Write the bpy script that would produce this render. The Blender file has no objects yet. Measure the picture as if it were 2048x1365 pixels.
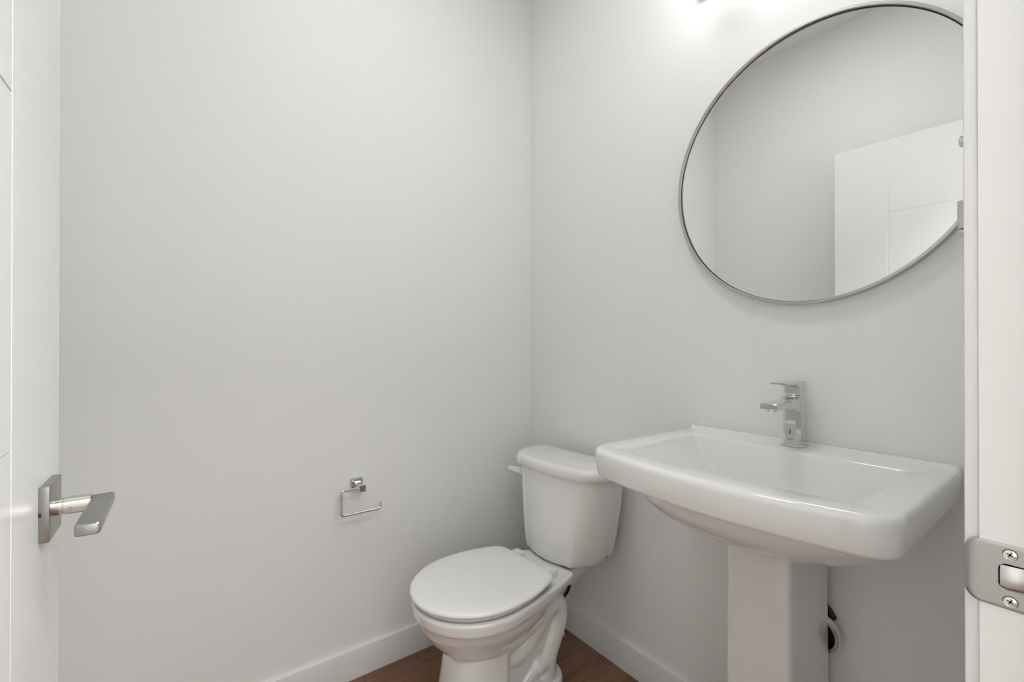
import bpy, bmesh, math, random
from mathutils import Vector, Matrix

S = bpy.context.scene
COL = S.collection
PI = math.pi

# ------------------------------------------------------------------ camera
CAM_LOC = (-1.3020, -1.6079, 1.16)
CAM_YAW = 36.74          # degrees, from +y towards +x
CAM_PITCH = 0.19
cd = bpy.data.cameras.new('camera')
cd.sensor_width = 36.0
cd.lens = 36.0 * 917.4 / 2048.0
cd.clip_start = 0.01
cam = bpy.data.objects.new('camera', cd)
cam.location = CAM_LOC
cam.rotation_euler = (math.radians(90 + CAM_PITCH), 0, math.radians(-CAM_YAW))
COL.objects.link(cam)
S.camera = cam

# ------------------------------------------------------------------ view and world
S.view_settings.view_transform = 'Standard'
S.view_settings.look = 'None'
S.view_settings.gamma = 1.0
S.view_settings.use_curve_mapping = False
S.view_settings.exposure = 0.0
w = bpy.data.worlds.new('world')
S.world = w
w.use_nodes = True
w.node_tree.nodes['Background'].inputs['Color'].default_value = (1, 0.98, 0.95, 1)
w.node_tree.nodes['Background'].inputs['Strength'].default_value = 0.0

# ------------------------------------------------------------------ lights (unseen, added in the hall and on the room ceiling)
def area(name, loc, rot, size, size_y, power, col=(0.97, 0.985, 1.0)):
    l = bpy.data.lights.new(name, 'AREA')
    l.shape = 'RECTANGLE'
    l.size, l.size_y = size, size_y
    l.energy = power
    l.color = col
    o = bpy.data.objects.new(name, l)
    o.location = loc
    o.rotation_euler = rot
    COL.objects.link(o)
    return o
HALL_POWER = 60.0
HALL_SIDE = 5.5
HALL_NEAR = 14.0
VANITY_STRENGTH = 5.7
CEILING_STRENGTH = 20.5
area('hall_overhead_fill', (-0.45, -2.30, 2.80), (0, 0, 0), 0.9, 0.8, HALL_POWER)  # unseen overhead light, added to brighten the room through the doorway
area('hall_overhead_fill', (-1.25, -2.35, 2.80), (0, 0, 0), 1.0, 0.8, HALL_NEAR)  # second unseen overhead light, added in line with the doorway
area('hall_side_fill', (-3.15, -2.00, 1.05), (0, math.radians(-90), 0), 1.7, 0.66, HALL_SIDE)  # unseen side light, added to lift the low areas around the sink

# ------------------------------------------------------------------ room sizes
H_CEIL = 2.84
X_LEFT = -1.575
Y_FRONT = -1.5285        # room face of the wall with the doorway
WT = 0.115               # its thickness
JX0, JX1 = -1.475, -0.72 # faces of the two jambs

# ------------------------------------------------------------------ materials
def mat(name, col, rough=0.5, metal=0.0, spec=0.5, coat=0.0, bump=None, var=None, emit=None):
    m = bpy.data.materials.new(name)
    m.use_nodes = True
    nt = m.node_tree
    b = nt.nodes['Principled BSDF']
    b.inputs['Base Color'].default_value = (*col, 1)
    b.inputs['Roughness'].default_value = rough
    b.inputs['Metallic'].default_value = metal
    b.inputs['Specular IOR Level'].default_value = spec
    b.inputs['Coat Weight'].default_value = coat
    b.inputs['Coat Roughness'].default_value = 0.04
    tc = None
    if bump or var:
        tc = nt.nodes.new('ShaderNodeTexCoord')
    if bump:
        sc, st, dist = bump
        n = nt.nodes.new('ShaderNodeTexNoise')
        n.inputs['Scale'].default_value = sc
        n.inputs['Detail'].default_value = 4
        bp_ = nt.nodes.new('ShaderNodeBump')
        bp_.inputs['Strength'].default_value = st
        bp_.inputs['Distance'].default_value = dist
        nt.links.new(tc.outputs['Object'], n.inputs['Vector'])
        nt.links.new(n.outputs['Fac'], bp_.inputs['Height'])
        nt.links.new(bp_.outputs['Normal'], b.inputs['Normal'])
    if var:
        sc, amt = var
        n = nt.nodes.new('ShaderNodeTexNoise')
        n.inputs['Scale'].default_value = sc
        n.inputs['Detail'].default_value = 3
        mr = nt.nodes.new('ShaderNodeMapRange')
        mr.inputs['To Min'].default_value = 1 - amt
        mr.inputs['To Max'].default_value = 1 + amt
        mx = nt.nodes.new('ShaderNodeVectorMath')
        mx.operation = 'SCALE'
        mx.inputs[0].default_value = col
        nt.links.new(tc.outputs['Object'], n.inputs['Vector'])
        nt.links.new(n.outputs['Fac'], mr.inputs['Value'])
        nt.links.new(mr.outputs['Result'], mx.inputs['Scale'])
        nt.links.new(mx.outputs['Vector'], b.inputs['Base Color'])
    if emit:
        b.inputs['Emission Color'].default_value = (*emit[0], 1)
        b.inputs['Emission Strength'].default_value = emit[1]
    return m

def wood_floor():
    m = bpy.data.materials.new('wood_plank_floor')
    m.use_nodes = True
    nt = m.node_tree
    L = nt.links
    b = nt.nodes['Principled BSDF']
    geo = nt.nodes.new('ShaderNodeNewGeometry')
    mp = nt.nodes.new('ShaderNodeMapping')
    mp.inputs['Location'].default_value = (0.31, 0.087, 0)
    br = nt.nodes.new('ShaderNodeTexBrick')
    br.offset = 0.37
    br.inputs['Scale'].default_value = 1.0
    br.inputs['Brick Width'].default_value = 1.22
    br.inputs['Row Height'].default_value = 0.18
    br.inputs['Mortar Size'].default_value = 0.0012
    br.inputs['Mortar Smooth'].default_value = 0.3
    br.inputs['Color1'].default_value = (0.0, 0.0, 0.0, 1)
    br.inputs['Color2'].default_value = (1, 1, 1, 1)
    br.inputs['Mortar'].default_value = (0.5, 0.5, 0.5, 1)
    L.new(geo.outputs['Position'], mp.inputs['Vector'])
    L.new(mp.outputs['Vector'], br.inputs['Vector'])
    # long grain
    mg = nt.nodes.new('ShaderNodeMapping')
    mg.inputs['Scale'].default_value = (1.6, 34, 1)
    L.new(geo.outputs['Position'], mg.inputs['Vector'])
    addv = nt.nodes.new('ShaderNodeVectorMath')
    addv.operation = 'ADD'
    sc = nt.nodes.new('ShaderNodeVectorMath')
    sc.operation = 'SCALE'
    sc.inputs['Scale'].default_value = 7.0
    L.new(br.outputs['Color'], sc.inputs[0])
    L.new(mg.outputs['Vector'], addv.inputs[0])
    L.new(sc.outputs['Vector'], addv.inputs[1])
    n1 = nt.nodes.new('ShaderNodeTexNoise')
    n1.inputs['Scale'].default_value = 2.2
    n1.inputs['Detail'].default_value = 8
    n1.inputs['Roughness'].default_value = 0.65
    n1.inputs['Distortion'].default_value = 0.6
    L.new(addv.outputs['Vector'], n1.inputs['Vector'])
    mg2 = nt.nodes.new('ShaderNodeMapping')
    mg2.inputs['Scale'].default_value = (1.2, 5, 1)
    L.new(geo.outputs['Position'], mg2.inputs['Vector'])
    n2 = nt.nodes.new('ShaderNodeTexNoise')
    n2.inputs['Scale'].default_value = 2.5
    n2.inputs['Detail'].default_value = 4
    L.new(mg2.outputs['Vector'], n2.inputs['Vector'])
    ramp = nt.nodes.new('ShaderNodeValToRGB')
    e = ramp.color_ramp.elements
    e[0].position = 0.30
    e[0].color = (0.11, 0.05, 0.0263, 1)
    e[1].position = 0.72
    e[1].color = (0.3375, 0.1775, 0.1038, 1)
    e2 = ramp.color_ramp.elements.new(0.5)
    e2.color = (0.2063, 0.1013, 0.0575, 1)
    mixf = nt.nodes.new('ShaderNodeMath')
    mixf.operation = 'MULTIPLY_ADD'
    mixf.inputs[1].default_value = 0.55
    L.new(n1.outputs['Fac'], mixf.inputs[0])
    m2 = nt.nodes.new('ShaderNodeMath')
    m2.operation = 'MULTIPLY'
    m2.inputs[1].default_value = 0.45
    L.new(n2.outputs['Fac'], m2.inputs[0])
    L.new(m2.outputs[0], mixf.inputs[2])
    L.new(mixf.outputs[0], ramp.inputs['Fac'])
    # plank to plank tone and dark seams
    tone = nt.nodes.new('ShaderNodeMapRange')
    tone.inputs['To Min'].default_value = 0.88
    tone.inputs['To Max'].default_value = 1.12
    L.new(br.outputs['Color'], tone.inputs['Value'])
    seam = nt.nodes.new('ShaderNodeMapRange')
    seam.inputs['To Min'].default_value = 1.0
    seam.inputs['To Max'].default_value = 0.35
    L.new(br.outputs['Fac'], seam.inputs['Value'])
    mu = nt.nodes.new('ShaderNodeMath')
    mu.operation = 'MULTIPLY'
    L.new(tone.outputs['Result'], mu.inputs[0])
    L.new(seam.outputs['Result'], mu.inputs[1])
    vs = nt.nodes.new('ShaderNodeVectorMath')
    vs.operation = 'SCALE'
    L.new(ramp.outputs['Color'], vs.inputs[0])
    L.new(mu.outputs[0], vs.inputs['Scale'])
    L.new(vs.outputs['Vector'], b.inputs['Base Color'])
    b.inputs['Roughness'].default_value = 0.42
    bmp = nt.nodes.new('ShaderNodeBump')
    bmp.inputs['Strength'].default_value = 0.12
    bmp.inputs['Distance'].default_value = 0.002
    L.new(n1.outputs['Fac'], bmp.inputs['Height'])
    L.new(bmp.outputs['Normal'], b.inputs['Normal'])
    return m

M = {}
M['wall'] = mat('wall_paint', (0.892, 0.895, 0.875), 0.55, spec=0.3, bump=(260, 0.05, 0.001))
M['ceiling'] = mat('ceiling_paint', (0.90, 0.896, 0.88), 0.8, spec=0.2)
M['trim'] = mat('trim_paint', (0.81, 0.807, 0.792), 0.32, bump=(180, 0.03, 0.0008))
M['door'] = mat('door_paint', (0.90, 0.897, 0.880), 0.30, bump=(120, 0.03, 0.0008))
M['porcelain'] = mat('porcelain', (0.88, 0.876, 0.86), 0.10, coat=0.6, var=(3.0, 0.006))
M['plastic'] = mat('white_plastic', (0.87, 0.866, 0.845), 0.22, var=(4.0, 0.006))
M['chrome'] = mat('chrome', (0.70, 0.70, 0.69), 0.04, metal=1.0, bump=(30, 0.01, 0.0004))
M['nickel'] = mat('satin_nickel', (0.47, 0.465, 0.45), 0.30, metal=1.0, bump=(600, 0.04, 0.0004))
M['nickel_dark'] = mat('satin_nickel_handle', (0.37, 0.365, 0.35), 0.30, metal=1.0, bump=(600, 0.04, 0.0004))
M['nickel_smooth'] = mat('polished_nickel', (0.72, 0.69, 0.64), 0.16, metal=1.0, bump=(400, 0.03, 0.0004))
M['frame'] = mat('brushed_frame_metal', (0.50, 0.495, 0.47), 0.33, metal=1.0, bump=(500, 0.05, 0.0004))
M['mirror'] = mat('mirror_silver', (0.865, 0.868, 0.86), 0.0, metal=1.0, var=(2.0, 0.002))
M['dark'] = mat('dark_gap', (0.012, 0.011, 0.010), 0.6, var=(40, 0.2))
M['rubber'] = mat('black_braided_hose', (0.012, 0.012, 0.012), 0.45, bump=(900, 0.6, 0.002))
M['print'] = mat('grey_print', (0.16, 0.155, 0.145), 0.6, var=(60, 0.1))
M['shade'] = mat('frosted_lamp_glass', (0.9, 0.9, 0.88), 0.4, emit=((0.97, 0.985, 1.0), VANITY_STRENGTH), var=(5, 0.01))
M['raw_wood'] = mat('raw_wood', (0.20, 0.085, 0.035), 0.7, var=(90, 0.35))
M['diffuser'] = mat('lamp_diffuser', (0.9, 0.9, 0.88), 0.5, emit=((0.985, 0.99, 1.0), CEILING_STRENGTH), var=(5, 0.01))
M['floor'] = wood_floor()

# ------------------------------------------------------------------ mesh helpers
def finish(bm, name, m, parent=None, angle=38, smooth=True):
    bmesh.ops.remove_doubles(bm, verts=bm.verts, dist=1e-6)
    bmesh.ops.recalc_face_normals(bm, faces=bm.faces)
    if smooth:
        for f in bm.faces:
            f.smooth = True
        lim = math.radians(angle)
        for e in bm.edges:
            if len(e.link_faces) == 2:
                e.smooth = e.calc_face_angle(0) < lim
            else:
                e.smooth = False
    me = bpy.data.meshes.new(name)
    bm.to_mesh(me)
    bm.free()
    me.materials.append(m)
    o = bpy.data.objects.new(name, me)
    COL.objects.link(o)
    if parent is not None:
        o.parent = parent
    return o

def empty(name, loc, rz, label, cat):
    o = bpy.data.objects.new(name, None)
    o.empty_display_size = 0.05
    o.location = loc
    o.rotation_euler = (0, 0, rz)
    o['label'] = label
    o['category'] = cat
    COL.objects.link(o)
    return o

def structure(o):
    o['kind'] = 'structure'
    return o

def box(bm, x0, x1, y0, y1, z0, z1, bev=0.0, seg=2):
    vs = [bm.verts.new((x, y, z)) for x in (x0, x1) for y in (y0, y1) for z in (z0, z1)]
    idx = [(0, 1, 3, 2), (4, 6, 7, 5), (0, 4, 5, 1), (2, 3, 7, 6), (0, 2, 6, 4), (1, 5, 7, 3)]
    fs = [bm.faces.new([vs[i] for i in q]) for q in idx]
    if bev > 0:
        es = set(e for f in fs for e in f.edges)
        bmesh.ops.bevel(bm, geom=list(es), offset=bev, segments=seg, profile=0.5, affect='EDGES')

def loft(bm, rings, cap0=True, cap1=True, closed=True):
    R = [[bm.verts.new(p) for p in r] for r in rings]
    n = len(R[0])
    for a, b in zip(R, R[1:]):
        for i in range(n if closed else n - 1):
            j = (i + 1) % n
            bm.faces.new((a[i], a[j], b[j], b[i]))
    if cap0:
        bm.faces.new(list(reversed(R[0])))
    if cap1:
        bm.faces.new(R[-1])
    return R

def tube(bm, pts, r, seg=16, cap=True, sy=1.0, side=None):
    """Sweep a circle along pts; r a number or a list; sy stretches along 'side'."""
    P = [Vector(p) for p in pts]
    n = len(P)
    rr = r if isinstance(r, (list, tuple)) else [r] * n
    T = []
    for i in range(n):
        a = P[max(i - 1, 0)]
        b = P[min(i + 1, n - 1)]
        T.append((b - a).normalized())
    if side is None:
        up = Vector((0, 0, 1)) if abs(T[0].z) < 0.9 else Vector((1, 0, 0))
        nrm = T[0].cross(up).normalized()
    else:
        nrm = Vector(side)
    rings = []
    for i in range(n):
        nrm = (nrm - T[i] * nrm.dot(T[i])).normalized()
        bn = T[i].cross(nrm)
        rings.append([P[i] + nrm * (rr[i] * sy * math.cos(2 * PI * k / seg)) + bn * (rr[i] * math.sin(2 * PI * k / seg)) for k in range(seg)])
    loft(bm, rings, cap, cap)

def lathe(bm, prof, origin, axis, seg=32, cap0=False, cap1=False):
    """prof: (radius, distance along axis)"""
    a = Vector(axis).normalized()
    u = a.cross(Vector((0, 0, 1)) if abs(a.z) < 0.9 else Vector((1, 0, 0))).normalized()
    v = a.cross(u)
    o = Vector(origin)
    rings = [[o + a * h + u * (max(r, 1e-5) * math.cos(2 * PI * k / seg)) + v * (max(r, 1e-5) * math.sin(2 * PI * k / seg)) for k in range(seg)] for r, h in prof]
    loft(bm, rings, cap0, cap1)

def fillet(pts, radius, seg=6):
    """Round the corners of an open 3-D path."""
    P = [Vector(p) for p in pts]
    out = [P[0]]
    for i in range(1, len(P) - 1):
        a, b, c = P[i - 1], P[i], P[i + 1]
        d1 = (a - b).normalized()
        d2 = (c - b).normalized()
        ang = d1.angle(d2)
        t = radius / math.tan(ang / 2)
        ctr = b + (d1 + d2).normalized() * (radius / math.sin(ang / 2))
        s = b + d1 * t
        e = b + d2 * t
        v1 = s - ctr
        v2 = e - ctr
        tot = v1.angle(v2)
        ax = v1.cross(v2).normalized()
        for k in range(seg + 1):
            out.append(ctr + Matrix.Rotation(tot * k / seg, 3, ax) @ v1)
    out.append(P[-1])
    return out

def catmull(pts, k=8):
    P = [Vector(p) for p in pts]
    P = [P[0] * 2 - P[1]] + P + [P[-1] * 2 - P[-2]]
    out = []
    for i in range(1, len(P) - 2):
        for j in range(k):
            t = j / k
            a, b, c, d = P[i - 1:i + 3]
            out.append(0.5 * ((2 * b) + (c - a) * t + (2 * a - 5 * b + 4 * c - d) * t * t + (3 * b - a - 3 * c + d) * t ** 3))
    out.append(P[-2])
    return out

def rrect(hx, hy, r, seg=6, cx=0.0, cy=0.0):
    """Rounded rectangle outline, counter-clockwise, list of (x, y)."""
    out = []
    for sx, sy, a0 in ((1, 1, 0), (-1, 1, 90), (-1, -1, 180), (1, -1, 270)):
        for k in range(seg + 1):
            a = math.radians(a0 + 90 * k / seg)
            out.append((cx + sx * (hx - r) + r * math.cos(a), cy + sy * (hy - r) + r * math.sin(a)))
    return out

# ------------------------------------------------------------------ the room
def wall(name, boxes, m='wall'):
    bm = bmesh.new()
    for b in boxes:
        box(bm, *b)
    return structure(finish(bm, name, M[m], smooth=False))

HX0, HX1, HY = -3.2, 0.6, -3.1       # hallway outside the door
T = 0.1
wall('floor', [(HX0 - T, HX1 + T, HY - T, T, -0.06, 0.0)], 'floor')
wall('ceiling', [(HX0 - T, HX1 + T, HY - T, T, H_CEIL, H_CEIL + 0.06)], 'ceiling')
wall('wall_back', [(X_LEFT - T, T, 0.0, T, 0.0, H_CEIL)])
wall('wall_right', [(0.0, T, Y_FRONT - WT, 0.0, 0.0, H_CEIL)])
wall('wall_left', [(X_LEFT - T, X_LEFT, Y_FRONT, 0.0, 0.0, H_CEIL)])
DOOR_H = 2.118
wall('wall_front', [(JX1 + 0.019, 0.0, Y_FRONT - WT, Y_FRONT, 0.0, H_CEIL),
                    (HX0, JX0 - 0.019, Y_FRONT - WT, Y_FRONT, 0.0, H_CEIL),
                    (JX0 - 0.019, JX1 + 0.019, Y_FRONT - WT, Y_FRONT, DOOR_H + 0.024, H_CEIL)])
wall('wall_hall_back', [(HX0, HX1, HY - T, HY, 0.0, H_CEIL)])
wall('wall_hall_left', [(HX0 - T, HX0, HY - T, Y_FRONT, 0.0, H_CEIL)])
wall('wall_hall_right', [(HX1, HX1 + T, HY - T, Y_FRONT - WT, 0.0, H_CEIL)])

BB_H, BB_T = 0.101, 0.0145
def baseboard(name, x0, x1, y0, y1, ch):
    """ch: +-x / +-y side that carries the small eased top edge"""
    bm = bmesh.new()
    box(bm, x0, x1, y0, y1, 0.0, BB_H)
    es = []
    for e in bm.edges:
        a, b = e.verts[0].co, e.verts[1].co
        if min(a.z, b.z) > BB_H - 1e-4:
            if ch[0] == 'x' and abs(a.x - b.x) < 1e-6 and abs(a.x - float(ch[1])) < 1e-4:
                es.append(e)
            if ch[0] == 'y' and abs(a.y - b.y) < 1e-6 and abs(a.y - float(ch[1])) < 1e-4:
                es.append(e)
    bmesh.ops.bevel(bm, geom=es, offset=0.0025, segments=2, profile=0.5, affect='EDGES')
    return structure(finish(bm, name, M['trim']))
baseboard('baseboard_back', X_LEFT, 0.0, -BB_T, 0.0, ('y', -BB_T))
baseboard('baseboard_right', -BB_T, 0.0, Y_FRONT, -BB_T, ('x', -BB_T))
baseboard('baseboard_left', X_LEFT, X_LEFT + BB_T, Y_FRONT, -BB_T, ('x', X_LEFT + BB_T))
baseboard('baseboard_front', JX1 + 0.068, -BB_T, Y_FRONT, Y_FRONT + BB_T, ('y', Y_FRONT + BB_T))

# ------------------------------------------------------------------ door frame with strike plate
CAS_T = 0.0105
bm = bmesh.new()
jd0 = Y_FRONT - WT
# right jamb, its stop, head, left jamb
PY0, PY1, PZ0, PZ1 = -1.5672, -1.5398, 0.9453, 0.9687
box(bm, JX1, JX1 + 0.019, jd0, Y_FRONT, 0.0, PZ0)
box(bm, JX1, JX1 + 0.019, jd0, Y_FRONT, PZ1, DOOR_H)
box(bm, JX1, JX1 + 0.019, jd0, PY0, PZ0, PZ1)
box(bm, JX1, JX1 + 0.019, PY1, Y_FRONT, PZ0, PZ1)
box(bm, JX1 - 0.011, JX1, jd0 + 0.012, Y_FRONT - 0.0405, 0.0, DOOR_H, 0.002)
box(bm, JX0 - 0.019, JX1 + 0.019, jd0, Y_FRONT, DOOR_H, DOOR_H + 0.019, 0.0012)
box(bm, JX0 - 0.019, JX0, jd0, Y_FRONT, 0.0, DOOR_H, 0.0012)
jamb = structure(finish(bm, 'trim_1', M['trim']))
bm = bmesh.new()
c0 = JX1 + 0.004
box(bm, c0, c0 + 0.064, Y_FRONT, Y_FRONT + CAS_T, 0.0, DOOR_H + 0.068, 0.002)
box(bm, JX0 - 0.085, c0 + 0.064, Y_FRONT, Y_FRONT + CAS_T, DOOR_H + 0.0681, DOOR_H + 0.07, 0.0004)
box(bm, JX0 - 0.085, c0, Y_FRONT, Y_FRONT + CAS_T, DOOR_H + 0.004, DOOR_H + 0.068, 0.002)
casing = structure(finish(bm, 'trim_2', M['trim']))

def strike_plate(parent):
    """Flat plate on the jamb face (normal -x) with a lip that curls over the room-side edge."""
    zc = 0.957
    hz = 0.0278
    xf = JX1 - 0.0016
    yl, yr = -1.5185, -1.5660          # lip end (room side) and far end
    yhc, hhy, hhz = -1.5535, 0.0135, 0.0115   # opening centre and half sizes
    yc = (yl + yr) / 2
    hy = (yl - yr) / 2
    n = 7
    def onplate(y, z, d=0.0):
        # the lip curls towards +x near the room-side edge
        t = max(0.0, (y + 1.5290) / (yl + 1.5290))
        return (xf + d + 0.0022 * t * t + 0.0, y, z)
    outer = []
    # rounded end at the lip (large radius), small radius at the other end
    def outline(off):
        pts = []
        for sx, sz, a0 in ((1, 1, 0), (-1, 1, 90), (-1, -1, 180), (1, -1, 270)):
            r = (0.0115 if sx > 0 else 0.0045) - off
            for k in range(n + 1):
                a = math.radians(a0 + 90 * k / n)
                pts.append((yc + sx * (hy - off - r) + r * math.cos(a), zc + sz * (hz - off - r) + r * math.sin(a)))
        return pts
    def hole(off):
        pts = []
        for sx, sz, a0 in ((1, 1, 0), (-1, 1, 90), (-1, -1, 180), (1, -1, 270)):
            r = 0.0055 - off
            for k in range(n + 1):
                a = math.radians(a0 + 90 * k / n)
                pts.append((yhc + sx * (hhy - off - r) + r * math.cos(a), zc + sz * (hhz - off - r) + r * math.sin(a)))
        return pts
    def mid(f):
        return [((1 - f) * a[0] + f * b[0], (1 - f) * a[1] + f * b[1]) for a, b in zip(outline(0.0006), hole(0))]
    bm = bmesh.new()
    rings = [[onplate(y, z, 0.0016) for y, z in outline(0)],
             [onplate(y, z, 0.0004) for y, z in outline(0)],
             [onplate(y, z) for y, z in outline(0.0006)]]
    for f in (0.15, 0.3, 0.5, 0.7, 0.9):
        rings.append([onplate(y, z) for y, z in mid(f)])
    rings.append([(xf, y, z) for y, z in hole(0)])
    rings.append([(xf + 0.0008, y, z) for y, z in hole(0.0004)])
    loft(bm, rings, False, False)
    # the bent tongue inside the opening
    tg = []
    for k in range(11):
        t = k / 10
        y = yhc + hhy - 0.0012 - (2 * hhy - 0.002) * t
        x = xf + 0.0012 + 0.0060 * t * t
        tg.append([(x + 0.004, y, zc - 0.0116), (x + 0.0006, y, zc - 0.0104), (x, y, zc - 0.0075), (x + 0.0004, y, zc + 0.002), (x + 0.0024, y, zc + 0.0085), (x + 0.0044, y, zc + 0.0085), (x + 0.004, y, zc)])
    loft(bm, tg)
    sp = finish(bm, 'strike_plate', M['nickel'], parent, angle=50)
    sp['label'] = 'satin nickel strike plate'
    bm = bmesh.new()
    pk = [[(xf + 0.0009, y, z) for y, z in hole(-0.0006)], [(xf + 0.018, y, z) for y, z in hole(-0.0006)]]
    loft(bm, pk, False, True)
    lp = finish(bm, 'latch_pocket', M['raw_wood'], sp)
    lp['label'] = 'raw wood latch pocket'
    for zz in (zc + 0.0198, zc - 0.0205):
        bm = bmesh.new()
        lathe(bm, [(0.0001, 0), (0.0030, 0.0), (0.0040, 0.0003), (0.0043, -0.0006)], (xf - 0.0006, -1.5475, zz), (1, 0, 0), 28)
        # cross slot as raised-in dark blades
        s = finish(bm, 'screw', M['nickel_smooth'], sp)
        bm = bmesh.new()
        for a in (25, 115):
            ca, sa = math.cos(math.radians(a)), math.sin(math.radians(a))
            L, W = 0.0021, 0.00045
            q = [(-L, -W), (L, -W), (L, W), (-L, W)]
            rr = []
            for x in (xf - 0.00075, xf - 0.0002):
                rr.append([(x, -1.5475 + u * ca - v * sa, zz + u * sa + v * ca) for u, v in q])
            loft(bm, rr)
        # thin dark countersink ring around the head
        lathe(bm, [(0.0043, 0.0), (0.0047, -0.00012), (0.0048, 0.0003)], (xf - 0.0002, -1.5475, zz), (1, 0, 0), 28)
        bm2 = bm
        me = s.data
        tmp = finish(bm2, 'slot_tmp', M['dark'])
        # join the slot into the screw mesh as a second material
        b3 = bmesh.new()
        b3.from_mesh(me)
        k0 = len(b3.faces)
        b3.from_mesh(tmp.data)
        b3.faces.ensure_lookup_table()
        for f in b3.faces[k0:]:
            f.material_index = 1
        b3.to_mesh(me)
        b3.free()
        me.materials.append(M['dark'])
        bpy.data.objects.remove(tmp)
strike_plate(jamb)

# ------------------------------------------------------------------ the open door with its lever
DX = -1.424                      # face towards the camera
DTH = 0.035
DY0, DY1 = -1.490, -0.727        # hinge edge, free edge
def make_door():
    bm = bmesh.new()
    rec = 0.0010
    z0, z1 = 0.012, 2.112
    box(bm, DX - DTH + rec, DX - rec, DY0, DY1, z0, z1)
    gap = 0.0018
    st = 0.213                   # free-side and hinge-side stiles
    ya, yb = DY0 + st, DY1 - st
    lines = [0.33, 0.69, 1.05, 1.41, 1.772]
    for side in (0, 1):
        if side:
            xa, xb = DX - rec - 0.001, DX
        else:
            xa, xb = DX - DTH, DX - DTH + rec + 0.001
        def pad(y0, y1, za, zb):
            vs0 = len(bm.verts)
            box(bm, xa, xb, y0, y1, za, zb, 0.0009, 1)
        pad(yb + gap / 2, DY1, z0, z1)
        pad(DY0, ya - gap / 2, z0, z1)
        zz = [z0] + lines + [z1]
        for k in range(len(zz) - 1):
            pad(ya + gap / 2, yb - gap / 2, zz[k] + (gap / 2 if k else 0), zz[k + 1] - (gap / 2 if k < len(zz) - 2 else 0))
    d = structure(finish(bm, 'door_1', M['door']))
    d['label'] = 'white panelled door swung open against the left wall'
    # lever set
    ry, rz = -0.802, 0.9535
    for sgn, fx in ((1, DX), (-1, DX - DTH)):
        bm = bmesh.new()
        hw = 0.0335
        if sgn > 0:
            box(bm, fx, fx + 0.0095, ry - hw, ry + hw, rz - hw, rz + hw, 0.0012, 2)
        else:
            box(bm, fx - 0.0095, fx, ry - hw, ry + hw, rz - hw, rz + hw, 0.0012, 2)
        rose = finish(bm, 'handle_plate', M['nickel_dark'], d)
        bm = bmesh.new()
        x0 = fx + sgn * 0.009
        ln = 0.034 if sgn > 0 else 0.030
        lathe(bm, [(0.0105, 0.0), (0.0105, 0.0075), (0.0100, 0.0078), (0.0100, 0.0088), (0.0110, 0.0091), (0.0112, ln)], (x0, ry, rz - 0.0005), (sgn, 0, 0), 36, True, True)
        neck = finish(bm, 'handle_neck', M['nickel_smooth'], rose)
        if sgn > 0:
            bm = bmesh.new()
            lathe(bm, [(0.0001, 0.0), (0.0017, 0.0), (0.0021, 0.0001), (0.0021, -0.001)], (x0 + 0.0155, ry - 0.0107, rz - 0.0027), (0, -1, -0.2), 20)
            finish(bm, 'set_screw', M['dark'], rose)
        bm = bmesh.new()
        lx0 = x0 + sgn * (ln - 0.0005)
        a, b = sorted((lx0, lx0 + sgn * 0.0222))
        zc = rz - 0.0008
        # flat bar running back towards the hinge side, tip turned slightly down
        rings = []
        prof = rrect((b - a) / 2, 0.0068, 0.0026, 4, (a + b) / 2, 0)
        for yy, dz, s in ((ry + 0.0118, 0, 0.94), (ry + 0.0105, 0, 1), (ry - 0.08, 0, 1), (ry - 0.1130, 0, 1), (ry - 0.1155, 0.0, 0.95), (ry - 0.1165, 0.0, 0.80)):
            rings.append([((a + b) / 2 + (px - (a + b) / 2) * s, yy, zc + pz * s + dz) for px, pz in prof])
        loft(bm, rings)
        finish(bm, 'lever', M['nickel_dark'], rose)
    # small dark latch of the plate on the near edge
    bm = bmesh.new()
    box(bm, DX + 0.0004, DX + 0.0024, ry - 0.0340, ry - 0.0334, rz - 0.0015, rz + 0.0032)
    finish(bm, 'plate_notch', M['dark'], d)
    # three hinges: leaf and knuckle on the hinge edge
    for hz in (0.25, 1.06, 1.87):
        bm = bmesh.new()
        kx, ky = DX - DTH - 0.004, DY0 - 0.006
        lathe(bm, [(0.0001, 0), (0.0055, 0.0), (0.0065, 0.002), (0.0065, 0.087), (0.0055, 0.089), (0.0001, 0.089)], (kx, ky, hz - 0.0445), (0, 0, 1), 20)
        box(bm, DX - DTH, DX - 0.004, DY0 - 0.0016, DY0, hz - 0.0445, hz + 0.0445, 0.0005, 1)
        finish(bm, 'hinge', M['nickel'], d)
    a = math.radians(-1.3)
    px, py = DX, DY1
    d.rotation_euler = (0, 0, a)
    d.location = (px - (px * math.cos(a) - py * math.sin(a)), py - (px * math.sin(a) + py * math.cos(a)), 0)
    return d
make_door()

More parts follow.
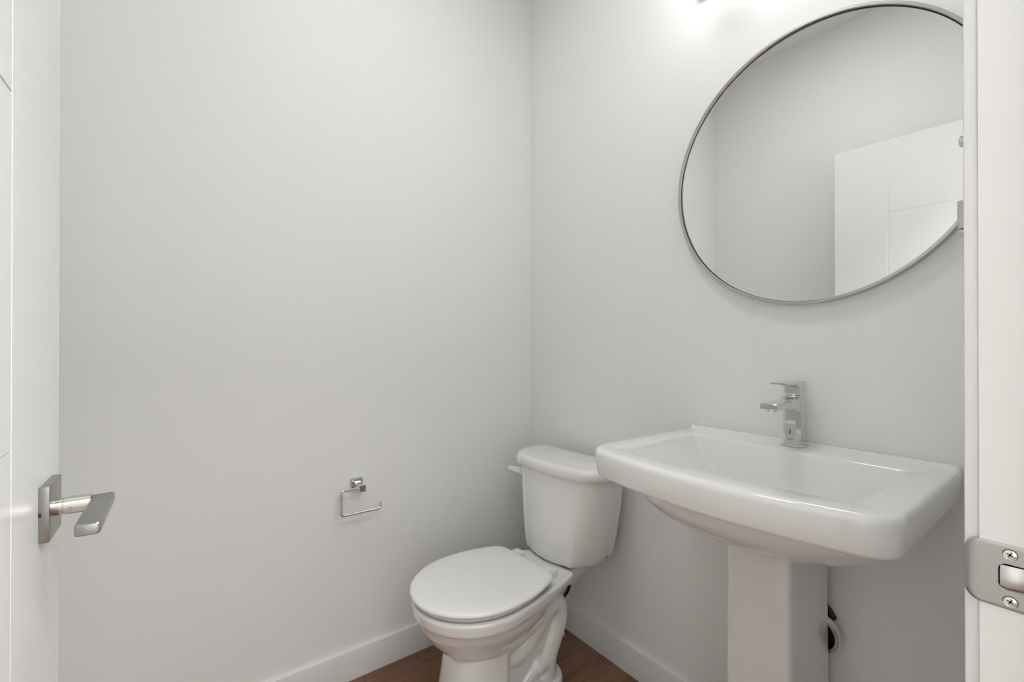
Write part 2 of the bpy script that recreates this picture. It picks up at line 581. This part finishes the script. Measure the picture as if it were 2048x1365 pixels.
# ------------------------------------------------------------------ round mirror
def make_mirror():
    cy, cz, R = -1.1217, 1.6112, 0.3540
    r = empty('round_mirror', (0, cy, cz), 0, 'large round wall mirror in a thin brushed metal frame above the pedestal sink', 'mirror')
    seg = 160
    dpt = 0.0255
    bm = bmesh.new()
    rw = 0.0068
    prof = [(R, 0.0), (R, dpt - 0.0008), (R - 0.0008, dpt), (R - rw + 0.0006, dpt), (R - rw, dpt - 0.0006), (R - rw, 0.004), (R, 0.0)]
    lathe(bm, prof, (0, 0, 0), (-1, 0, 0), seg)
    finish(bm, 'frame', M['frame'], r)
    bm = bmesh.new()
    lathe(bm, [(R - rw, dpt - 0.0095), (R - rw - 0.0030, dpt - 0.0095)], (0, 0, 0), (-1, 0, 0), seg)
    lathe(bm, [(R - rw, 0.006), (R - rw, dpt - 0.0095)], (0, 0, 0), (-1, 0, 0), seg)
    finish(bm, 'gap_shadow', M['dark'], r)  # dark ring stands in for the shadow between frame and glass
    bm = bmesh.new()
    lathe(bm, [(0.0001, dpt - 0.0090), (R - rw - 0.0021, dpt - 0.0090), (R - rw - 0.0014, dpt - 0.0096), (R - rw - 0.0014, 0.005), (0.0001, 0.005)], (0, 0, 0), (-1, 0, 0), seg)
    finish(bm, 'mirror_glass', M['mirror'], r, angle=10)
make_mirror()

# ------------------------------------------------------------------ vanity light above the mirror
def make_vanity():
    z0 = 2.212
    r = empty('vanity_light', (0, -1.1217, z0), 0, 'wall bar light with frosted glowing shades above the round mirror', 'light fixture')
    bm = bmesh.new()
    box(bm, -0.022, 0.0, -0.295, 0.295, 0.0, 0.105, 0.003)
    finish(bm, 'back_plate', M['frame'], r)
    for y in (-0.215, 0.0, 0.215):
        bm = bmesh.new()
        tube(bm, fillet([(-0.02, y, 0.075), (-0.06, y, 0.075), (-0.06, y, 0.215), (-0.150, y, 0.215), (-0.150, y, 0.182)], 0.015), 0.007, 12)
        lathe(bm, [(0.0001, 0.0), (0.026, 0.0), (0.028, 0.004), (0.028, 0.03), (0.0001, 0.032)], (-0.150, y, 0.152), (0, 0, 1), 28)
        arm = finish(bm, 'arm', M['frame'], r)
        bm = bmesh.new()
        lathe(bm, [(0.024, 0.0), (0.046, 0.004), (0.050, 0.012), (0.050, 0.128), (0.047, 0.131), (0.0001, 0.131)], (-0.150, y, 0.152), (0, 0, -1), 40)
        finish(bm, 'lamp_shade', M['shade'], arm)
make_vanity()

# ------------------------------------------------------------------ unseen ceiling light, added mid-room for broad top light
def make_added_ceiling_light():
    r = empty('added_ceiling_light', (-0.80, -0.80, H_CEIL), 0, 'unseen round flat white light added on the ceiling above the middle of the room', 'added ceiling light')
    bm = bmesh.new()
    lathe(bm, [(0.0001, 0.0), (0.180, 0.0), (0.180, 0.022), (0.176, 0.026), (0.168, 0.026), (0.168, 0.020)], (0, 0, 0), (0, 0, -1), 48)
    finish(bm, 'light_housing', M['trim'], r)
    bm = bmesh.new()
    lathe(bm, [(0.168, 0.021), (0.120, 0.027), (0.0001, 0.029)], (0, 0, 0), (0, 0, -1), 48)
    finish(bm, 'diffuser', M['diffuser'], r)
make_added_ceiling_light()

# ------------------------------------------------------------------ toilet paper holder
def make_holder():
    r = empty('toilet_paper_holder', (-0.7800, 0, 0.6680), 0, 'empty chrome toilet paper holder with an open square arm on the left wall', 'toilet paper holder')
    bm = bmesh.new()
    rings = []
    for h, s in ((0.0, 0.0212), (0.005, 0.0212), (0.0085, 0.0182), (0.0095, 0.0172)):
        rings.append([(x, -h, z) for x, z in rrect(s, s, 0.0012, 2)])
    loft(bm, rings)
    finish(bm, 'wall_plate', M['chrome'], r, angle=15)
    bm = bmesh.new()
    rings = []
    for h, s in ((0.009, 0.0125), (0.018, 0.0098), (0.040, 0.0098), (0.041, 0.0110), (0.062, 0.0110), (0.0632, 0.0100)):
        rings.append([(x + 0.0016, -h, z - 0.0022) for x, z in rrect(s, s, 0.0016, 2)])
    loft(bm, rings)
    finish(bm, 'post', M['chrome'], r, angle=15)
    bm = bmesh.new()
    yb = -0.0515
    pts = fillet([(-0.004, yb, -0.0022), (-0.0655, yb, -0.0022), (-0.0655, yb, -0.0845), (0.0680, yb, -0.0845), (0.0680, yb, -0.0640)], 0.0085, 7)
    tube(bm, pts, 0.0043, 16)
    lathe(bm, [(0.0001, 0), (0.0062, 0.0), (0.0062, 0.004), (0.0045, 0.005)], (-0.0095, yb, -0.0022), (-1, 0, 0), 20)
    finish(bm, 'arm', M['chrome'], r)
make_holder()

# ------------------------------------------------------------------ robe hook beside the doorway (only its tips show past the frame)
def make_robe_hook():
    r = empty('robe_hook', (-0.545, Y_FRONT, 1.325), 0, 'chrome double hook on the doorway wall just right of the round mirror', 'hook')
    bm = bmesh.new()
    box(bm, -0.016, 0.016, 0.0, 0.007, -0.045, 0.055, 0.002)
    finish(bm, 'wall_plate', M['chrome'], r)
    bm = bmesh.new()
    tube(bm, catmull([(0, 0.004, 0.035), (0, 0.018, 0.036), (0, 0.026, 0.050), (0, 0.0310, 0.074)], 6), 0.0042, 14)
    lathe(bm, [(0.0001, -0.008), (0.0045, -0.006), (0.0060, -0.002), (0.0060, 0.003), (0.0040, 0.0065), (0.0001, 0.0075)], (0, 0.0345, 0.075), (0, 0, 1), 18)
    finish(bm, 'hook_prong', M['chrome'], r)
    bm = bmesh.new()
    box(bm, -0.008, 0.008, 0.005, 0.0405, -0.030, 0.003, 0.0008)
    finish(bm, 'hook_block', M['nickel'], r)
    bm = bmesh.new()
    lathe(bm, [(0.0001, 0.0), (0.0075, 0.001), (0.0085, 0.003), (0.0085, 0.006), (0.0065, 0.009), (0.0001, 0.010)], (0, 0.0325, -0.0300), (0, 0, -1), 20)
    finish(bm, 'hook_cap', M['chrome'], r)
make_robe_hook()

# ------------------------------------------------------------------ pedestal sink
SY = -1.105
def sink_outline(sb, sf, bow, hb, hf, rb, rf):
    """(s, t) outline: s away from the wall, t lateral. back, right, front (bowed), left; fixed point count."""
    out = []
    def corner(p, d_in, d_out, r, n=9):
        p = Vector(p)
        a = p - Vector(d_in).normalized() * r
        b = p + Vector(d_out).normalized() * r
        for k in range(n):
            u = k / (n - 1)
            # circular-ish arc through conic blend
            wgt = 0.7071
            q = ((1 - u) ** 2 * a + 2 * u * (1 - u) * wgt * p + u * u * b) / ((1 - u) ** 2 + 2 * u * (1 - u) * wgt + u * u)
            out.append((q.x, q.y))
    def front(t):
        return sf + bow * (1 - (t / hf) ** 2)
    slope = 2 * bow / hf
    nb = 24
    for k in range(nb):
        u = (k + 0.5) / nb
        out.append((sb, -hb + rb + (2 * hb - 2 * rb) * u))
    corner((sb, hb), (0, 1), (1, (hf - hb) / (sf - sb)), rb)
    for k in range(14):
        u = (k + 0.5) / 14
        s = sb + rb + (sf - rf - sb - rb) * u
        out.append((s, hb + (hf - hb) * (s - sb) / (sf - sb)))
    corner((sf, hf), (1, 0), (slope, -1), rf)
    nf = 60
    for k in range(nf):
        t = (hf - rf) - 2 * (hf - rf) * (k + 0.5) / nf
        out.append((front(t), t))
    corner((sf, -hf), (-slope, -1), (-1, 0), rf)
    for k in range(14):
        u = (k + 0.5) / 14
        s = sf - rf - (sf - rf - sb - rb) * u
        out.append((s, -(hb + (hf - hb) * (s - sb) / (sf - sb))))
    corner((sb, -hb), (-1, 0), (0, 1), rb)
    return out

def make_sink():
    r = empty('pedestal_sink', (0, SY, 0), PI, 'white porcelain pedestal sink with a wide shallow basin below the round mirror', 'sink')
    base = sink_outline(0.001, 0.452, 0.046, 0.300, 0.303, 0.012, 0.036)
    N = len(base)
    def belly(rr, z, shift=0.0):
        # superellipse sampled at the same directions as the outline
        c = (0.2326, 0.0)
        pts = []
        for s, t in base:
            a = math.atan2((t - c[1]) / 0.284, (s - c[0]) / 0.209)
            ca, sa = math.cos(a), math.sin(a)
            e = 3.2 if ca < 0 else 2.34
            k = (abs(ca) ** e + abs(sa) ** e) ** (-1 / e)
            pts.append((c[0] + shift + 0.209 * rr * k * ca, c[1] + 0.284 * rr * k * sa, z))
        return pts
    rings = []
    zt, zb = 0.838, 0.713
    for k in range(25):
        rr = 0.20 + 0.80 * math.sin(PI / 2 * k / 24)
        q = max(0.0, (rr - 0.15) / 0.85)
        z = zb + (zt - zb) * (1 - max(0.0, 1 - q ** 1.668) ** 0.423)
        if k == 24:
            z = zt
        rings.append(belly(rr, z))
    def off(o, z, lip=0.0):
        return [(s, t, z + lip * max(0.0, min(1.0, (0.028 - s) / 0.012))) for s, t in o]
    rings.append(off(sink_outline(0.001, 0.437, 0.046, 0.287, 0.290, 0.012, 0.030), 0.8335))
    rings.append(off(sink_outline(0.001, 0.443, 0.046, 0.292, 0.295, 0.012, 0.034), 0.8315))
    rings.append(off(sink_outline(0.001, 0.448, 0.046, 0.2965, 0.2995, 0.012, 0.037), 0.8345))
    rings.append(off(sink_outline(0.001, 0.4505, 0.046, 0.2985, 0.3015, 0.012, 0.039), 0.8410))
    rings.append(off(sink_outline(0.001, 0.4545, 0.046, 0.3015, 0.3045, 0.012, 0.041), 0.868))
    rings.append(off(sink_outline(0.001, 0.4560, 0.046, 0.3025, 0.3055, 0.012, 0.042), 0.8850, 0.004))
    rings.append(off(sink_outline(0.001, 0.4556, 0.046, 0.3022, 0.3052, 0.012, 0.042), 0.8905, 0.0070))
    rings.append(off(sink_outline(0.001, 0.4535, 0.046, 0.3005, 0.3035, 0.012, 0.040), 0.8958, 0.0085))
    rings.append(off(sink_outline(0.002, 0.4500, 0.046, 0.2980, 0.3010, 0.011, 0.037), 0.8988, 0.0085))
    rings.append(off(sink_outline(0.004, 0.4450, 0.045, 0.2940, 0.2970, 0.010, 0.033), 0.9002, 0.0085))
    rings.append(off(sink_outline(0.016, 0.4400, 0.044, 0.2900, 0.2930, 0.010, 0.030), 0.9005, 0.0070))
    rings.append(off(sink_outline(0.030, 0.4340, 0.040, 0.2760, 0.2800, 0.010, 0.026), 0.9003))
    rings.append(off(sink_outline(0.098, 0.4145, 0.023, 0.2420, 0.2450, 0.010, 0.014), 0.8998))
    rings.append(off(sink_outline(0.1005, 0.4115, 0.0225, 0.2390, 0.2420, 0.010, 0.014), 0.8988))
    rings.append(off(sink_outline(0.1025, 0.4090, 0.022, 0.2365, 0.2395, 0.010, 0.014), 0.8962))
    rings.append(off(sink_outline(0.1040, 0.4070, 0.0215, 0.2340, 0.2370, 0.010, 0.014), 0.8915))
    rings.append(off(sink_outline(0.1060, 0.4050, 0.021, 0.2310, 0.2340, 0.010, 0.014), 0.8850))
    rings.append(off(sink_outline(0.1290, 0.3838, 0.0167, 0.1564, 0.1620, 0.010, 0.014), 0.8120))
    rings.append(off(sink_outline(0.1330, 0.3800, 0.016, 0.1440, 0.1500, 0.010, 0.014), 0.8000))
    rings.append(off(sink_outline(0.1400, 0.3700, 0.013, 0.1330, 0.1380, 0.012, 0.016), 0.7880))
    rings.append(off(sink_outline(0.1560, 0.3520, 0.008, 0.1150, 0.1180, 0.016, 0.020), 0.7800))
    rings.append(off(sink_outline(0.2300, 0.2800, 0.002, 0.0300, 0.0300, 0.016, 0.016), 0.7750))
    bm = bmesh.new()
    loft(bm, rings, True, True)
    finish(bm, 'basin', M['porcelain'], r, angle=42)
    # drain
    bm = bmesh.new()
    lathe(bm, [(0.0001, 0.0045), (0.017, 0.004), (0.0185, 0.002), (0.021, 0.0025), (0.024, 0.0005)], (0.255, 0, 0.7751), (0, 0, 1), 32)
    finish(bm, 'drain', M['chrome'], r)
    # column
    def col(z, k, fl=0.0):
        hw = 0.0765 + fl
        poly = [(0.046, -hw), (0.2380 + fl, -0.0710 - fl * 0.6), (0.2380 + fl, 0.0710 + fl * 0.6), (0.046, hw)]
        pts = [(s, t) for s, t in poly]
        out = []
        n = len(pts)
        for i in range(n):
            a, b, c = Vector(pts[i - 1]), Vector(pts[i]), Vector(pts[(i + 1) % n])
            rd = 0.004 if b.x < 0.1 else 0.016
            s_ = b + (a - b).normalized() * rd
            e_ = b + (c - b).normalized() * rd
            for q in range(6):
                u = q / 5
                v = (1 - u) ** 2 * s_ + 2 * u * (1 - u) * b + u * u * e_
                out.append((v.x, v.y, z))
        return out
    bm = bmesh.new()
    loft(bm, [col(0.0, 1, 0.016), col(0.02, 1, 0.0155), col(0.045, 1, 0.010), col(0.12, 1, 0.004), col(0.40, 1, 0.0015), col(0.60, 1, 0.0), col(0.745, 1, 0.0)])
    finish(bm, 'pedestal', M['porcelain'], r, angle=50)
make_sink()

# ------------------------------------------------------------------ faucet
def make_faucet():
    r = empty('faucet', (-0.045, SY - 0.003, 0.9000), PI, 'chrome single-lever faucet standing on the back ledge of the pedestal sink', 'faucet')
    def octa(hx, hy, c, cx=0.0):
        return [(cx + x, y) for x, y in ((hx, -hy + c), (hx, hy - c), (hx - c, hy), (-hx + c, hy), (-hx, hy - c), (-hx, -hy + c), (-hx + c, -hy), (hx - c, -hy))]
    bm = bmesh.new()
    rings = [[(x, y, z) for x, y in octa(h, h, 0.010)] for z, h in ((0.0, 0.0262), (0.0045, 0.0262), (0.0075, 0.0235), (0.0080, 0.0215))]
    loft(bm, rings)
    rings = [[(x, y, z) for x, y in octa(h, h, 0.0085)] for z, h in ((0.006, 0.0200), (0.112, 0.0205), (0.125, 0.0205))]
    loft(bm, rings)
    # collar under the lever
    lathe(bm, [(0.0195, 0.0), (0.0195, 0.003), (0.0175, 0.0045), (0.0175, 0.008)], (0, 0, 0.1245), (0, 0, 1), 32, True, True)
    finish(bm, 'body', M['chrome'], r, angle=20)
    bm = bmesh.new()
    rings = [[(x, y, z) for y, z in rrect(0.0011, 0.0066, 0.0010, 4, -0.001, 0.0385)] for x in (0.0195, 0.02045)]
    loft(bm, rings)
    finish(bm, 'dark_mark', M['dark'], r)  # small upright dark mark on the front face
    bm = bmesh.new()
    for a, b in ((-0.0085, -0.0072), (-0.0064, -0.0046), (-0.0038, -0.0022), (-0.0014, 0.0004), (0.0012, 0.0026), (0.0034, 0.0048)):
        box(bm, 0.0195, 0.02030, a, b, 0.0185, 0.0203)
    finish(bm, 'maker_mark', M['print'], r)
    bm = bmesh.new()
    # spout: flat box arm with a concave root
    rings = []
    for x, zb, zt, hw in ((0.010, 0.0900, 0.1260, 0.0200), (0.0200, 0.0905, 0.1245, 0.0200), (0.0240, 0.0920, 0.1225, 0.0198), (0.0320, 0.0950, 0.1195, 0.0196), (0.0450, 0.0990, 0.1180, 0.0194), (0.1380, 0.1035, 0.1165, 0.0190), (0.1390, 0.1045, 0.1155, 0.0180)):
        rings.append([(x, y, z) for y, z in rrect(hw, (zt - zb) / 2, 0.0012, 2, 0, (zt + zb) / 2)])
    loft(bm, rings)
    finish(bm, 'spout', M['chrome'], r, angle=20)
    bm = bmesh.new()
    lathe(bm, [(0.0125, 0.0), (0.0125, 0.004), (0.0115, 0.0048), (0.0115, 0.0062), (0.0095, 0.0064), (0.0085, 0.004), (0.0001, 0.004)], (0.1205, 0, 0.1040), (0, 0, -1), 28)
    finish(bm, 'aerator', M['chrome'], r, angle=25)
    bm = bmesh.new()
    rings = [[(x, y, z) for x, y in octa(0.0195, 0.0185, 0.006, 0.0)] for z in (0.1325, 0.1500)]
    loft(bm, rings)
    # flat tapering lever blade above the block
    rings = []
    for x, zb, zt, hw in ((-0.0205, 0.1500, 0.1625, 0.0185), (-0.0195, 0.1485, 0.1640, 0.0195), (0.0200, 0.1500, 0.1645, 0.0198), (0.0300, 0.1560, 0.1642, 0.0196), (0.0880, 0.1590, 0.1625, 0.0185), (0.0890, 0.1597, 0.1620, 0.0175)):
        rings.append([(x, y, z) for y, z in rrect(hw, (zt - zb) / 2, 0.0010, 2, 0, (zt + zb) / 2)])
    loft(bm, rings)
    finish(bm, 'handle', M['chrome'], r, angle=20)
make_faucet()

# ------------------------------------------------------------------ drain trap and hose behind the pedestal
def make_trap():
    r = empty('sink_drain', (0, -1.1555, 0.463), 0, 'chrome drain fitting with a black hose on the wall behind the sink pedestal', 'drain pipe')
    ax = Vector((-1, 0.10, -0.16)).normalized()
    bm = bmesh.new()
    lathe(bm, [(0.020, 0.001), (0.030, 0.002), (0.041, 0.006), (0.0490, 0.013), (0.0525, 0.022), (0.0525, 0.028), (0.0505, 0.0315), (0.0465, 0.0325), (0.0425, 0.031), (0.0405, 0.027)], Vector((-0.010, 0, 0)), ax, 56)
    finish(bm, 'wall_flange', M['chrome'], r)
    bm = bmesh.new()
    lathe(bm, [(0.0001, 0.016), (0.036, 0.017), (0.0400, 0.022), (0.0412, 0.0295)], Vector((-0.010, 0, 0)), ax, 56)
    finish(bm, 'flange_cup', M['dark'], r)
    bm = bmesh.new()
    tube(bm, [(-0.004, 0.004, 0.0), (-0.040, 0.004, 0.0)], 0.014, 18)
    finish(bm, 'trap_pipe', M['chrome'], r)
    bm = bmesh.new()
    tube(bm, catmull([(-0.020, 0.05, 0.12), (-0.018, 0.012, 0.075), (-0.013, -0.014, 0.047), (-0.010, -0.026, 0.026)], 8), 0.0075, 12)
    finish(bm, 'hose', M['rubber'], r)
make_trap()

# ------------------------------------------------------------------ toilet
def egg(xb, xm, xf, wb, wm, cut=0.02, m=40, n=20, nb=14, p=2.2):
    """Closed outline, back straight with rounded corners; local X forward, constant point count."""
    pts = []
    for k in range(m + 1):
        t = PI / 2 - PI * k / m
        pts.append((xm + (xf - xm) * math.cos(t), wm * math.sin(t)))
    def side(s):
        return xm + (xb - xm) * s, wm - (wm - wb) * s ** p
    smax = 1 - cut / max(1e-6, abs(xm - xb))
    e = side(smax)
    low = [side(smax * k / n) for k in range(1, n + 1)]
    pts += [(x, -y) for x, y in low]
    # rounded back corner
    def corner(a, p, b, k=8):
        o = []
        for i in range(1, k):
            u = i / k
            o.append(((1 - u) ** 2 * a[0] + 2 * u * (1 - u) * p[0] + u * u * b[0], (1 - u) ** 2 * a[1] + 2 * u * (1 - u) * p[1] + u * u * b[1]))
        return o
    pc = (xb, wb)
    inner = (xb, wb - cut)
    pts += [(x, -y) for x, y in corner(e, pc, inner)]
    pts += [(xb, -(wb - cut) + 2 * (wb - cut) * k / nb) for k in range(nb + 1)]
    pts += list(reversed(corner(e, pc, inner)))
    pts += list(reversed(low))
    return pts

def tank_outline(xb, xf, hw, bow, rb, rf):
    return sink_outline(xb, xf, bow, hw, hw, rb, rf)

def make_toilet():
    DE = 0.0536
    r = empty('toilet', (0, -0.376, 0), PI + DE, 'white two-piece toilet with closed lid in the corner left of the pedestal sink', 'toilet')
    P = M['porcelain']
    # --- bowl: overlapping closed volumes fused by a voxel remesh
    bm = bmesh.new()
    def ring(z, xb, xm, xf, wb, wm, cut=0.03):
        return [(x, y, z) for x, y in egg(xb, xm, xf, wb, wm, cut)]
    # rim and deck, one outline that narrows towards the tank
    def rim(z, k):
        return [(x, y, z - max(0.0, z - 0.37) / 0.03 * 0.0085 * max(0.0, min(1.0, (0.38 - x) / 0.07))) for x, y in egg(0.222 + k, 0.540, 0.742 - k, 0.115 - k, 0.186 - k, 0.012, p=1.45)]
    loft(bm, [rim(0.358, 0.012), rim(0.362, 0.006), rim(0.369, 0.003), rim(0.392, 0.0), rim(0.397, 0.001), rim(0.4005, 0.005)])
    def deck(z, xb, xf, hw, r_=0.02):
        return [(x, y, z) for x, y in rrect((xf - xb) / 2, hw, r_, 5, (xb + xf) / 2, 0)]
    loft(bm, [deck(0.310, 0.150, 0.40, 0.055), deck(0.350, 0.120, 0.40, 0.080), deck(0.380, 0.100, 0.40, 0.094), deck(0.387, 0.105, 0.40, 0.090)])
    loft(bm, [deck(0.300, 0.245, 0.42, 0.066), deck(0.340, 0.240, 0.42, 0.090), deck(0.360, 0.235, 0.42, 0.102), deck(0.370, 0.232, 0.42, 0.106)])
    # belly
    rr = []
    for z, xb, xf, wb, wm in ((0.165, 0.40, 0.52, 0.03, 0.035), (0.200, 0.36, 0.585, 0.045, 0.060), (0.226, 0.33, 0.628, 0.055, 0.088), (0.256, 0.31, 0.664, 0.068, 0.115), (0.290, 0.30, 0.694, 0.082, 0.140), (0.325, 0.30, 0.717, 0.095, 0.160), (0.368, 0.30, 0.730, 0.112, 0.174)):
        rr.append(ring(z, xb, 0.50 if z > .21 else 0.46, xf, wb, wm))
    loft(bm, rr)
    # front pedestal, a curved panel with an edge at its back
    def ped(z, xf, w_, xe):
        pts = []
        for k in range(25):
            t = PI / 2 - PI * k / 24
            pts.append((xe + (xf - xe) * max(0, math.cos(t)) ** 0.62, w_ * math.copysign(abs(math.sin(t)) ** 0.8, math.sin(t)), z))
        pts.append((xe - 0.018, -w_ * 0.93, z))
        pts.append((xe - 0.022, -w_ * 0.50, z))
        pts.append((xe - 0.022, w_ * 0.50, z))
        pts.append((xe - 0.018, w_ * 0.93, z))
        return pts
    loft(bm, [ped(0.0, 0.675, 0.120, 0.515), ped(0.02, 0.673, 0.118, 0.512), ped(0.06, 0.664, 0.112, 0.508), ped(0.12, 0.654, 0.1040, 0.504), ped(0.20, 0.642, 0.0975, 0.500), ped(0.270, 0.622, 0.095, 0.496), ped(0.295, 0.58, 0.09, 0.49)])
    # web between pedestal and trapway
    loft(bm, [[(x, y, z) for x, y in ((0.52, -h), (0.52, h), (0.265, h), (0.265, -h))] for z, h in ((0.0, 0.064), (0.18, 0.060), (0.30, 0.068), (0.36, 0.085))])
    # trapway: the S-bend shows on both flanks
    for sg in (1, -1):
        path = catmull([(0.520, sg * 0.028, 0.185), (0.450, sg * 0.038, 0.165), (0.395, sg * 0.043, 0.180), (0.345, sg * 0.044, 0.225), (0.295, sg * 0.044, 0.272), (0.255, sg * 0.042, 0.275), (0.239, sg * 0.041, 0.232), (0.256, sg * 0.041, 0.178), (0.288, sg * 0.040, 0.110), (0.300, sg * 0.040, 0.02)], 7)
        n = len(path)
        rad = [0.030 + 0.012 * min(1, i / (n * 0.5)) for i in range(n)]
        tube(bm, path, rad, 20)
        # lower lobe joining the trapway to the foot
        tube(bm, catmull([(0.45, sg * 0.046, 0.020), (0.40, sg * 0.050, 0.062), (0.345, sg * 0.052, 0.098), (0.300, sg * 0.048, 0.095), (0.28, sg * 0.045, 0.05)], 7), [0.026] * 14 + [0.033] * 15, 18)
    # foot
    def foot(z, k):
        return [(x, y, z) for x, y in rrect(0.186 - k, 0.094 - k, 0.080 - k, 10, 0.396, 0)]
    loft(bm, [foot(0.0, 0.0), foot(0.024, 0.0), foot(0.036, 0.004), foot(0.042, 0.014)])
    bowl = finish(bm, 'bowl', P, r)
    md = bowl.modifiers.new('remesh', 'REMESH')
    md.mode = 'VOXEL'
    md.voxel_size = 0.0027
    md.use_smooth_shade = True
    sm = bowl.modifiers.new('smooth', 'SMOOTH')
    sm.factor = 0.5
    sm.iterations = 9
    # bolt cap on the foot
    for sg in (1, -1):
        bm = bmesh.new()
        lathe(bm, [(0.0135, 0.0), (0.013, 0.012), (0.010, 0.018), (0.0001, 0.0205)], (0.33, sg * 0.078, 0.037), (0, 0, 1), 24)
        finish(bm, 'bolt_cap', M['plastic'], r)
    # --- seat ring and lid
    bm = bmesh.new()
    def er(z, k):
        return [(x, y, z) for x, y in egg(0.334 + k, 0.542, 0.747 - k, 0.134 - k, 0.187 - k, 0.030)]
    loft(bm, [er(0.4045, 0.015), er(0.4065, 0.0110), er(0.4150, 0.0050), er(0.4180, 0.0075)])
    finish(bm, 'seat', M['plastic'], r, angle=60)
    bm = bmesh.new()
    loft(bm, [er(0.4190, 0.0050), er(0.4205, 0.0010), er(0.4240, -0.0010), er(0.4290, 0.0010), er(0.4320, 0.0045), er(0.4338, 0.0110), er(0.4348, 0.0300), er(0.4351, 0.0700)])
    finish(bm, 'lid', M['plastic'], r, angle=60)
    for sg in (1, -1):
        bm = bmesh.new()
        box(bm, 0.286, 0.322, sg * 0.082 - 0.020, sg * 0.082 + 0.020, 0.390, 0.4185, 0.004, 3)
        box(bm, 0.300, 0.345, sg * 0.082 - 0.014, sg * 0.082 + 0.014, 0.409, 0.4225, 0.003, 3)
        finish(bm, 'seat_hinge', M['plastic'], r)
    # --- tank
    bm = bmesh.new()
    def tr(z, xb, xf, hw, bow, rf):
        return [(x + 0.012, y - 0.007, z) for x, y in tank_outline(xb, xf, hw + 0.004, bow, 0.018, rf)]
    loft(bm, [tr(0.3925, 0.068, 0.160, 0.112, 0.042, 0.040),
              tr(0.3930, 0.060, 0.172, 0.126, 0.047, 0.048),
              tr(0.3970, 0.054, 0.181, 0.138, 0.051, 0.056),
              tr(0.4070, 0.049, 0.186, 0.149, 0.054, 0.062),
              tr(0.430, 0.047, 0.188, 0.160, 0.053, 0.066),
              tr(0.50, 0.045, 0.189, 0.175, 0.049, 0.070),
              tr(0.60, 0.043, 0.188, 0.1910, 0.044, 0.072),
              tr(0.706, 0.042, 0.187, 0.2030, 0.040, 0.072)])
    tank = finish(bm, 'tank', P, r, angle=50)
    bm = bmesh.new()
    loft(bm, [tr(0.7025, 0.040, 0.190, 0.207, 0.040, 0.074),
              tr(0.7030, 0.033, 0.199, 0.2170, 0.040, 0.078),
              tr(0.7055, 0.031, 0.201, 0.2195, 0.040, 0.079),
              tr(0.7260, 0.030, 0.200, 0.2195, 0.040, 0.079),
              tr(0.7345, 0.032, 0.197, 0.2175, 0.040, 0.078),
              tr(0.7390, 0.036, 0.191, 0.2125, 0.039, 0.074),
              tr(0.7406, 0.045, 0.181, 0.2030, 0.037, 0.068)])
    finish(bm, 'tank_lid', P, r, angle=60)
    # gasket and bolts between tank and bowl
    bm = bmesh.new()
    lathe(bm, [(0.045, 0.0), (0.045, 0.010)], (0.150, 0, 0.3855), (0, 0, 1), 32, True, True)
    for sg in (1, -1):
        lathe(bm, [(0.012, 0.0), (0.012, 0.010)], (0.150, sg * 0.082, 0.3855), (0, 0, 1), 16, True, True)
    finish(bm, 'gasket', M['rubber'], r)
    # flush lever on the front left of the tank
    bm = bmesh.new()
    ty = -0.172
    fx = 0.203
    lathe(bm, [(0.0155, 0.0), (0.0160, 0.004), (0.0140, 0.009), (0.0100, 0.011), (0.0001, 0.0112)], (fx, ty, 0.668), (1, -0.12, 0), 28, True)
    pts = catmull([(fx + 0.006, ty, 0.668), (fx + 0.016, ty - 0.012, 0.671), (fx + 0.021, ty - 0.032, 0.672), (fx + 0.023, ty - 0.058, 0.670)], 6)
    rings = []
    for i, p in enumerate(pts):
        u = i / (len(pts) - 1)
        hz = 0.0125 - 0.0045 * u
        th = 0.0045 - 0.0016 * u
        rings.append([(p.x + a, p.y, p.z + b) for a, b in rrect(th, hz, th * 0.8, 4)])
    loft(bm, rings)
    finish(bm, 'flush_lever', M['plastic'], r)
    # printed mark low on the right of the tank
    bm = bmesh.new()
    mk = []
    for row, items in enumerate((((0, 3), (4, 6), (6.6, 8), (8.6, 11)), ((4.4, 7), (7.6, 9), (9.4, 11)), ((0, 2.6), (3, 6.4)))):
        for a, b in items:
            mk.append((a * 0.0016, b * 0.0016, 0.0052 - row * 0.0036))
    for a, b, z in mk:
        box(bm, 0.150 - b, 0.150 - a, 0.0, 0.0012, z, z + 0.0019)
    mo = finish(bm, 'maker_mark', M['print'], r)
    mo.location = (-0.040, 0.1512, 0.4185)
    mo.rotation_euler = (math.radians(-25), 0, 0)
make_toilet()

# ------------------------------------------------------------------ water supply behind the toilet
def make_supply():
    r = empty('water_supply_line', (-0.058, -0.252, 0), 0, 'white floor flange and black supply hose behind the toilet near the wall', 'water pipe')
    bm = bmesh.new()
    lathe(bm, [(0.0245, 0.0), (0.0250, 0.003), (0.021, 0.007), (0.009, 0.010), (0.0085, 0.012)], (0, 0, 0), (0, 0, 1), 28, True)
    finish(bm, 'floor_flange', M['plastic'], r)
    bm = bmesh.new()
    tube(bm, [(0, 0, 0.004), (0, 0, 0.10)], 0.0075, 14)
    finish(bm, 'riser_pipe', M['plastic'], r)
    bm = bmesh.new()
    lathe(bm, [(0.0001, 0.0), (0.011, 0.001), (0.012, 0.004), (0.012, 0.026), (0.008, 0.030), (0.0001, 0.031)], (0, 0, 0.095), (0, 0, 1), 20)
    finish(bm, 'shut_off_valve', M['chrome'], r)
    bm = bmesh.new()
    tube(bm, catmull([(0, 0, 0.122), (0.018, -0.014, 0.150), (0.028, -0.030, 0.19), (0.026, -0.036, 0.25), (0.0, -0.010, 0.32), (-0.03, 0.02, 0.408)], 8), 0.0065, 12)
    finish(bm, 'hose', M['rubber'], r)
make_supply()
